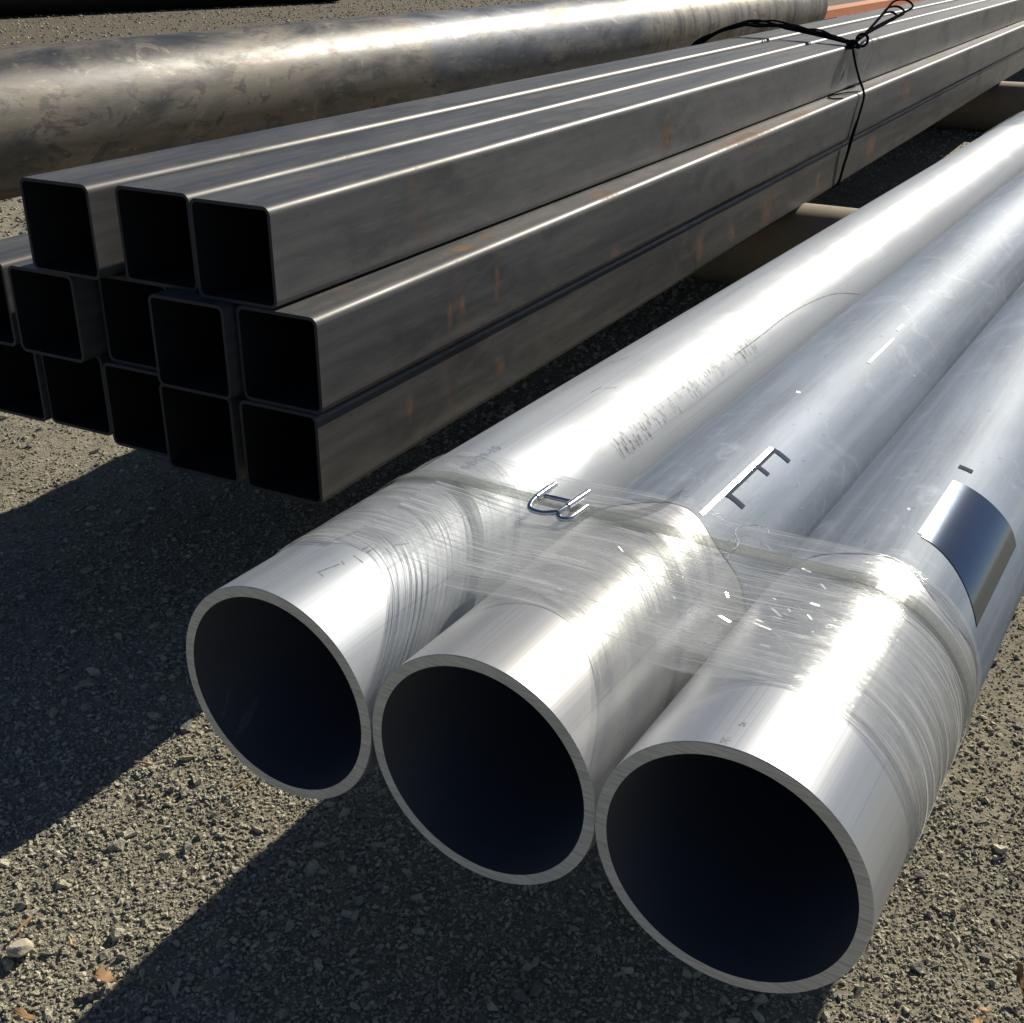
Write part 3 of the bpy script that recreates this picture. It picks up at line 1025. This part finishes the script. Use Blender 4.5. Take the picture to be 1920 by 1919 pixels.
# milled sleeves where the strap is wound round the prongs
build("strap_turn", [tube([(-.5375, .9700, bz + .003), (-.5375, .9440, bz + .003)], wr + .0010, 14)], M_wire, bk)
build("strap_turn", [tube([(-.4998, .9720, bz + .003), (-.5010, .9420, bz + .003)], wr + .0010, 14)], M_wire, bk)
# dried glue squiggle on the film
sq = smooth_path([(-.335, 1.012, TOP + .0048), (-.345, 1.000, TOP + .0048), (-.343, .985, TOP + .0048), (-.334, .972, TOP + .0048), (-.331, .955, TOP + .0062), (-.336, .941, TOP + .0048), (-.345, .937, TOP + .0044)], 7)
sq2 = smooth_path([(-.335, 1.012, TOP + .0048), (-.322, 1.012, TOP + .0048), (-.315, 1.000, TOP + .0048)], 7)
M_glue = ink_material("dried_glue", (.70, .64, .60), .6)
build("glue_squiggle", [tube([p + Vector((rs.uniform(-.0006, .0006), rs.uniform(-.0006, .0006), 0)) for p in q], lambda t: .0006 + .0005 * math.sin(t * 55), 6) for q in (sq, sq2)], M_glue, film)

# second wrap far along the pipes
far_film = empty("stretch_film")
tag(far_film, "second band of stretch film far along the aluminium pipes", "film")
wrap_sheet("film_layer", .004, lambda L: 4.08 + .02 * math.sin(L * 8), lambda L: 4.50 + .02 * math.sin(L * 6), M_film_b, far_film, .008)
far_strap = empty("plastic_strap")
tag(far_strap, "dark strap line on the far band of film around the aluminium pipes", "strap")
band_mesh("strap_band", .0056, 4.33, .016, far_strap, M_strap, .004)

# ------------------------------------------------------------------ square tubes
S, TW, CR = .140, .0050, .0125
TA = R(2.63)                                        # tubes swing a little left of the pipes
Ed = Vector((math.cos(TA), math.sin(TA), 0))        # across the tubes, to the right
Dd = Vector((-math.sin(TA), math.cos(TA), 0))       # along the tubes
def uv_to_xy(u, v): return Ed * u + Dd * v


def tube_mesh(name, length, cseg=8):
    h = S / 2
    def loop(hh, rr):
        out = []
        for cx, cz, a0 in ((hh - rr, hh - rr, 0), (-(hh - rr), hh - rr, 90), (-(hh - rr), -(hh - rr), 180), (hh - rr, -(hh - rr), 270)):
            for k in range(cseg + 1):
                a = R(a0 + 90 * k / cseg)
                out.append((cx + rr * math.cos(a), cz + rr * math.sin(a), math.cos(a), math.sin(a)))
        return out
    O, I = loop(h, CR), loop(h - TW, CR - TW)
    n = len(O)
    V, F, MI, N = [], [], [], []
    def ring(Lp, y, s, ny):
        b = len(V)
        for x, z, nx, nz in Lp:
            V.append((x, y, z + h)); N.append((nx * s, ny, nz * s))
        return b
    def band(a, b, m):
        for i in range(n):
            j = (i + 1) % n
            F.append((a + j, b + j, b + i, a + i)); MI.append(m)
    band(ring(O, length, 1, 0), ring(O, 0, 1, 0), 0)
    band(ring(O, 0, 0, -1), ring(I, 0, 0, -1), 1)
    band(ring(I, 0, -1, 0), ring(I, length, -1, 0), 2)
    band(ring(I, length, 0, 1), ring(O, length, 0, 1), 1)
    me = bpy.data.meshes.new(name)
    me.from_pydata(V, [], F)
    me.polygons.foreach_set("material_index", MI)
    me.polygons.foreach_set("use_smooth", [True] * len(F))
    me.update()
    me.normals_split_custom_set_from_vertices(N)
    return me


k_ = .9186
z3 = EYE - .7345 * k_ - S / 2 + .001
rows = {'t': z3 + 2 * (S + .0008), 'r2': z3 + S + .0008, 'r3': z3}
TL = 12.2
def st(v, z, x, rv, rz, rx=.05): return ((x, v, z), (rx, rv, rz))
plain_steel = [steel_material("mill_scale_steel", (), 0.0), steel_material("mill_scale_steel_b", (), .9)]
steel_top = steel_material("mill_scale_rust_drop", [st(1.425, .055, .07, .050, .050), st(3.0, .05, .07, .03, .02)], .4)
steel_mid = steel_material("mill_scale_rust_runs", [
    st(.345, .055, .07, .010, .034), st(.385, .060, .07, .012, .028), st(.500, .075, .07, .012, .040), st(1.00, .02, .07, .03, .01),
    ((.035, .44, .14), (.020, .05, .02)), ((.030, .53, .14), (.014, .03, .02)), ((.045, 1.85, .14), (.035, .32, .02)), ((.045, 2.35, .14), (.03, .22, .02)),
    ((.045, .98, .135), (.03, .07, .02)), st(3.75, .08, .07, .10, .05), st(1.9, .11, .07, .06, .012)], .2)
steel_low = steel_material("mill_scale_rust_spots", [
    st(.235, .075, .07, .012, .030), st(.53, .055, .07, .022, .018), st(1.54, .060, .07, .030, .045), st(1.78, .050, .07, .028, .028), st(2.08, .060, .07, .06, .050), st(2.6, .06, .07, .03, .03), st(3.3, .07, .07, .09, .05)], .6)
tubes = [
    # row, u, v(end), material, label
    ('t', -1.1148, 1.261, steel_top, "right-hand tube of the top row, with one rust drop on its side"),
    ('t', -1.2711, 1.279, plain_steel[0], "middle square tube of the three in the top row"),
    ('t', -1.4424, 1.258, plain_steel[1], "left-hand square tube of the top row, standing apart from its neighbour"),
    ('r2', -1.0472, 1.258, steel_mid, "right-hand tube of the middle row, rust streaks along its side"),
    ('r2', -1.1970, 1.243, plain_steel[0], "middle-row square tube second from the aluminium pipes, end sticking out furthest"),
    ('r2', -1.3458, 1.292, plain_steel[1], "middle-row square tube at the centre, its end set back"),
    ('r2', -1.5077, 1.262, plain_steel[0], "middle-row square tube second from the left edge of the photo"),
    ('r2', -1.6680, 1.270, plain_steel[1], "leftmost square tube of the middle row, cut by the photo's left edge"),
    ('r3', -1.0560, 1.255, steel_low, "right-hand tube of the bottom row, spotted with rust"),
    ('r3', -1.2111, 1.256, plain_steel[1], "bottom-row square tube second from the aluminium pipes"),
    ('r3', -1.3562, 1.285, plain_steel[0], "bottom-row square tube in the centre of the row"),
    ('r3', -1.5200, 1.306, plain_steel[1], "bottom-row square tube second from the left edge of the photo"),
    ('r3', -1.6650, 1.300, plain_steel[0], "leftmost square tube of the bottom row, cut by the photo's left edge"),
]
tm = {}
for row, u, v_, mat, lab in tubes:
    if mat.name not in tm:
        tm[mat.name] = tube_mesh("square_tube", TL)
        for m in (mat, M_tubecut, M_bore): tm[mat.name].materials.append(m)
    o = link("square_tube", tm[mat.name])
    p = uv_to_xy(u, v_)
    o.location = (p.x, p.y, rows[row])
    o.rotation_euler = (0, 0, TA)
    tag(o, lab, "square tube", "stack of dark steel square tubes")

# ------------------------------------------------------------------ wire tie on the tubes
tie = empty("wire_tie")
tag(tie, "black wire tied round the square tubes with a looped bow", "wire")
ztop = rows['t'] + S
uR = -1.1148 + S / 2
uM = -1.0472 + S / 2
def W(u, v, z):
    p = uv_to_xy(u, v); return (p.x, p.y, z)
def strands(name, paths, rad, n, spread, seed):
    q = random.Random(seed); parts = []
    for k in range(n):
        for path in paths:
            pp = []
            for i, p in enumerate(path):
                s = spread * (.25 + math.sin(math.pi * i / max(1, len(path) - 1)))
                pp.append((p[0] + q.uniform(-s, s) * .4, p[1] + q.uniform(-s, s), p[2] + abs(q.uniform(-s, s)) * .5))
            parts.append(tube(smooth_path(pp, 6), rad, 6))
    return build(name, parts, M_black, tie)
KV = 4.30
strands("top_strand", [[W(uR + .006, KV, ztop + .006), W(uR - .06, KV + .05, ztop + .012), W(uR - .16, KV + .13, ztop + .022), W(uR - .28, KV + .20, ztop + .030), W(uR - .38, KV + .24, ztop + .034), W(uR - .47, KV + .22, ztop + .030), W(uR - .56, KV + .10, ztop - .02), W(uR - .60, KV, ztop - .12)]], .0034, 8, .034, 5)
strands("side_strand", [[W(uR + .010, KV, ztop + .004), W(uR + .030, KV - .01, ztop - .05), W(uR + .052, KV - .02, ztop - .10), W(uM + .008, KV - .03, rows['r2'] + S - .004), W(uM + .010, KV - .06, rows['r2'] + S * .6), W(uM + .008, KV - .12, rows['r2'] + .02), W(uM + .003, KV - .17, rows['r3'] + S * .5), W(uM - .005, KV - .21, rows['r3'] + .005), W(uM - .06, KV - .24, rows['r3'] - .012)]], .0034, 3, .004, 9)
kn = []
q = random.Random(4)
for k in range(5):
    c = Vector(W(uR + .008, KV, ztop + .006)); ph = q.uniform(0, 3)
    kn.append(tube([c + Vector((.013 * math.cos(t + ph) * (1 + .2 * k % 2), .016 * math.sin(t) + .003 * k, .012 * math.sin(t + ph + k))) for t in np.linspace(0, 6.28, 20, endpoint=False)], .0036, 6, False, True))
c = Vector(W(uR + .020, KV + .09, ztop + .014))
kn.append(tube([c + Vector((.016 * math.cos(t), .012 * math.cos(t), .020 * math.sin(t))) for t in np.linspace(0, 6.28, 24, endpoint=False)], .0048, 6, False, True))
build("knot", kn[:-1], M_black, tie)
build("wire_eye", kn[-1:], M_black, tie)
lp = []
for wdt, ln in ((.040, 1.0), (.034, .82), (.026, .68)):
    base = Vector(W(uR + .012, KV + .03, ztop + .010)); tip = Vector(W(uR + .035, KV + .62 * ln, ztop + .016 + .10 * ln))
    d = tip - base; side = Vector((1, .1, -.3)).normalized()
    pts = [base, base + d * .35 + side * .004, base + d * .75 + side * wdt * .8, base + d * .95 + side * wdt, base + d * 1.03, base + d * .93 - side * wdt * .7, base + d * .7 - side * wdt * .5, base + d * .3 - side * .004, base]
    lp.append(tube(smooth_path(pts, 7), .0040, 6))
for q in lp: build("bow_loop", [q], M_black, tie)
build("wire_end", [tube(smooth_path([W(uM - .002, KV - .04, rows['r2'] + S + .003), W(uM - .03, KV - .10, rows['r2'] + S + .006), W(uM - .06, KV - .22, rows['r2'] + S + .004), W(uM - .035, KV - .27, rows['r2'] + S + .003), W(uM - .01, KV - .24, rows['r2'] + S + .002)], 6), .0022, 6)], M_black, tie)

# ------------------------------------------------------------------ supports under both bundles
bar_top = PZ - RAD
BR = (bar_top + .003) / 2
for y, x0, x1, lab in ((3.67, -2.15, .25, "thick tan round support lying crosswise under the tubes and pipes, nearer one"), (7.70, -2.45, .3, "thick tan round support under the tubes and pipes, further one near the photo's right edge")):
    v, f = tube([(x0, 0, 0), (x0 + .02, 0, 0), (x1 - .02, 0, 0), (x1, 0, 0)], BR, 64)
    o = build("round_support", [(v, f)], M_bar)
    o.location = (0, y, bar_top - BR - .0005)
    tag(o, lab, "support", "round supports the stacks rest on")


def box(name, cx, cy, cz, sx, sy, sz, mat, parent=None, rz=0.0, bev=.006):
    bm = bmesh.new()
    bmesh.ops.create_cube(bm, size=1)
    bmesh.ops.scale(bm, vec=(sx, sy, sz), verts=bm.verts)
    bmesh.ops.bevel(bm, geom=bm.edges, offset=bev, segments=2, affect='EDGES')
    bmesh.ops.translate(bm, vec=(0, 0, sz / 2), verts=bm.verts)
    me = bpy.data.meshes.new(name); bm.to_mesh(me); bm.free()
    o = link(name, me, parent, [mat])
    o.location = (cx, cy, cz); o.rotation_euler = (0, 0, rz)
    return o


# ------------------------------------------------------------------ large steel pipe behind the tubes
BD = .457
ba = math.atan2(.0302, .9995)
bigm = pipe_mesh("large_steel_pipe", BD / 2, .012, 13.0, 96)
big = link("large_steel_pipe", bigm, None, [big_pipe_material(), M_tubecut, M_bore])
eb = Vector((.9995, .0302, 0)); db = Vector((-.0302, .9995, 0))
p = eb * -3.422 + db * (11.42 - 13.0)
big.location = (p.x, p.y, EYE - .5496 - BD / 2)
big.rotation_euler = (0, 0, ba)
tag(big, "large weathered grey steel pipe lying behind the square tubes", "pipe")
pz = EYE - .5496 - BD / 2
for v_, m, lab in ((10.95, M_timber, "pale timber block under the far end of the large grey pipe"), (5.6, M_timber, "timber block under the middle of the large grey pipe")):
    p = eb * -3.42 + db * v_
    tag(box("timber_block", p.x, p.y, -.004, .5, .16, pz + .004, m, None, ba), lab, "block", "blocks below the large grey pipe")
p = eb * -3.30 + db * 11.9
tag(box("dark_block", p.x, p.y, -.004, .45, .25, .22, M_darkblock, None, ba), "black timber block beyond the end of the large grey pipe", "block")


# red primed channels beyond the pipe end
def channel(name, L, w, h, t):
    prof = [(0, 0), (w, 0), (w, h), (0, h), (0, h - t), (w - t, h - t), (w - t, t), (0, t)]
    V = [(x, 0, z) for x, z in prof] + [(x, L, z) for x, z in prof]
    n = len(prof)
    F = [(i, (i + 1) % n, n + (i + 1) % n, n + i) for i in range(n)] + [tuple(range(n)), tuple(range(2 * n - 1, n - 1, -1))]
    F = [f[::-1] for f in F]
    me = bpy.data.meshes.new(name); me.from_pydata(V, [], F); me.update()
    return me
for u, v_, z, lab in ((-3.75, 12.3, .30, "orange primed steel channel beyond the grey pipe, upper one"), (-3.55, 12.5, .17, "orange primed steel channel beyond the grey pipe, lower one nearer the tubes")):
    o = link("primed_channel", channel("primed_channel", 12.0, .22, .075, .010), None, [M_red])
    p = eb * u + db * v_
    o.location = (p.x, p.y, z); o.rotation_euler = (0, 0, ba + R(.4))
    tag(o, lab, "steel channel", "orange primed steel channels")
for k, v_ in enumerate((13.2, 18.0)):
    p = eb * -3.58 + db * v_
    tag(box("dark_block", p.x, p.y, -.004, .55, .18, .172, M_darkblock, None, ba), ("black timber under the orange channels, nearest", "black timber under the orange channels, middle one", "black timber under the orange channels, furthest")[k], "block", "timbers under the orange channels")
    p = eb * -3.66 + db * v_
    tag(box("dark_block", p.x, p.y, .246, .12, .14, .053, M_darkblock, None, ba), ("small black spacer between the orange channels, nearest", "small black spacer between the orange channels, middle one", "small black spacer between the orange channels, furthest")[k], "block", "spacers between the orange channels")

# black pipe added at the far left in place of a shadow
for k, (off, rad, z) in enumerate(((0, .5, 0),)):
    me = pipe_mesh("shadow_pipe", rad, .02, 13.5, 64)
    o = link("shadow_pipe", me, None, [M_far_shadow, M_tubecut, M_bore])
    o.location = (-16.6 + off, 4.6, z); o.rotation_euler = (0, 0, R(-9.5))
    tag(o, "added black pipe standing in for the shadow far behind at top left", "pipe")

# ------------------------------------------------------------------ litter on the gravel
def gz(x, y): return float(ground_z(np.array([x]), np.array([y]))[0])
def leaf(name, x, y, L, wd, rz, lift, tilt, mat, lab, cat):
    wd *= .8
    v, f = [], []
    n = 9
    for i in range(n):
        t = i / (n - 1)
        w = wd * (math.sin(math.pi * min(1, t * .94 + .03)) ** .8) * (1 + .28 * math.sin(17 * t + x * 40)) / 2
        zz = .25 * L * (t - .5) ** 2 * 2 + .04 * L * math.sin(7 * t)
        for s_ in (-1, 0, 1):
            v.append(((t - .5) * L, s_ * w, zz + abs(s_) * w * (.75 + .5 * math.sin(5 * t + s_))))
    for i in range(n - 1):
        for k in range(2):
            a = 3 * i + k
            f.append((a, a + 1, a + 4, a + 3))
    o = build(name, [(v, f)], mat)
    md = o.modifiers.new("thick", 'SOLIDIFY'); md.thickness = .0006
    o.location = (x, y, gz(x, y) + lift); o.rotation_euler = (R(8), tilt, rz)
    tag(o, lab, cat)
leaf("dry_leaf", -.017, 1.104, .040, .012, R(115), .016, R(-35), M_leaf, "dry orange leaf standing up at the right edge of the photo", "leaf")
leaf("dry_leaf", -.046, 1.030, .026, .009, R(70), .008, R(10), M_leaf, "small dry leaf lying at the lower right corner of the gravel", "leaf")
leaf("dry_leaf", -.043, 1.052, .016, .007, R(30), .008, R(5), M_chip, "tiny tan leaf beside the dark pebble shadow near the lower right corner", "leaf")
leaf("dry_leaf", -.862, .588, .026, .020, R(20), .010, R(15), M_leaf, "curled orange leaf at the edge of the pipe shadow, lower left", "leaf")
leaf("dry_leaf", -.895, .512, .030, .010, R(10), .008, R(8), M_leaf, "orange leaf scrap in the bottom left corner", "leaf")
for x, y, L, rz, lab in ((-.992, .590, .028, 95, "upright straw splinter beside the pale stone at lower left"), (-.931, .603, .018, -30, "short straw splinter right of the pale stone at lower left"),
                         (-.945, .890, .022, 70, "thin straw splinter on the gravel just below the left pipe end"), (-1.085, .860, .030, 5, "bleached twig on the sunlit gravel strip left of the pipes")):
    o = build("splinter", [tube([(-L / 2, 0, 0), (0, .0008, .0012), (L / 2, 0, .0006)], lambda t: .0011 + .0008 * t, 6)], M_chip)
    o.location = (x, y, gz(x, y) + .010); o.rotation_euler = (0, R(-8), R(rz))
    tag(o, lab, "splinter", "splinters on the gravel")
bm = bmesh.new()
bmesh.ops.create_icosphere(bm, subdivisions=3, radius=1)
for v in bm.verts:
    c = v.co.copy()
    q = 1 + .13 * math.sin(3.1 * c.x + 1) * math.cos(2.7 * c.y) + .08 * math.sin(5 * c.z + 4 * c.x)
    v.co = Vector((c.x * .0125 * q, c.y * .0145 * q, max(-.006, min(.0075, c.z * .0105 * q))))
    v.co.z += v.co.x * .25 - v.co.y * .2
me = bpy.data.meshes.new("pale_stone"); bm.to_mesh(me); bm.free()
o = link("pale_stone", me, None, [M_pale])
o.location = (-.967, .566, gz(-.967, .566) + .012)
tag(o, "pale flat-faced stone casting a dark shadow near the lower left corner", "stone")
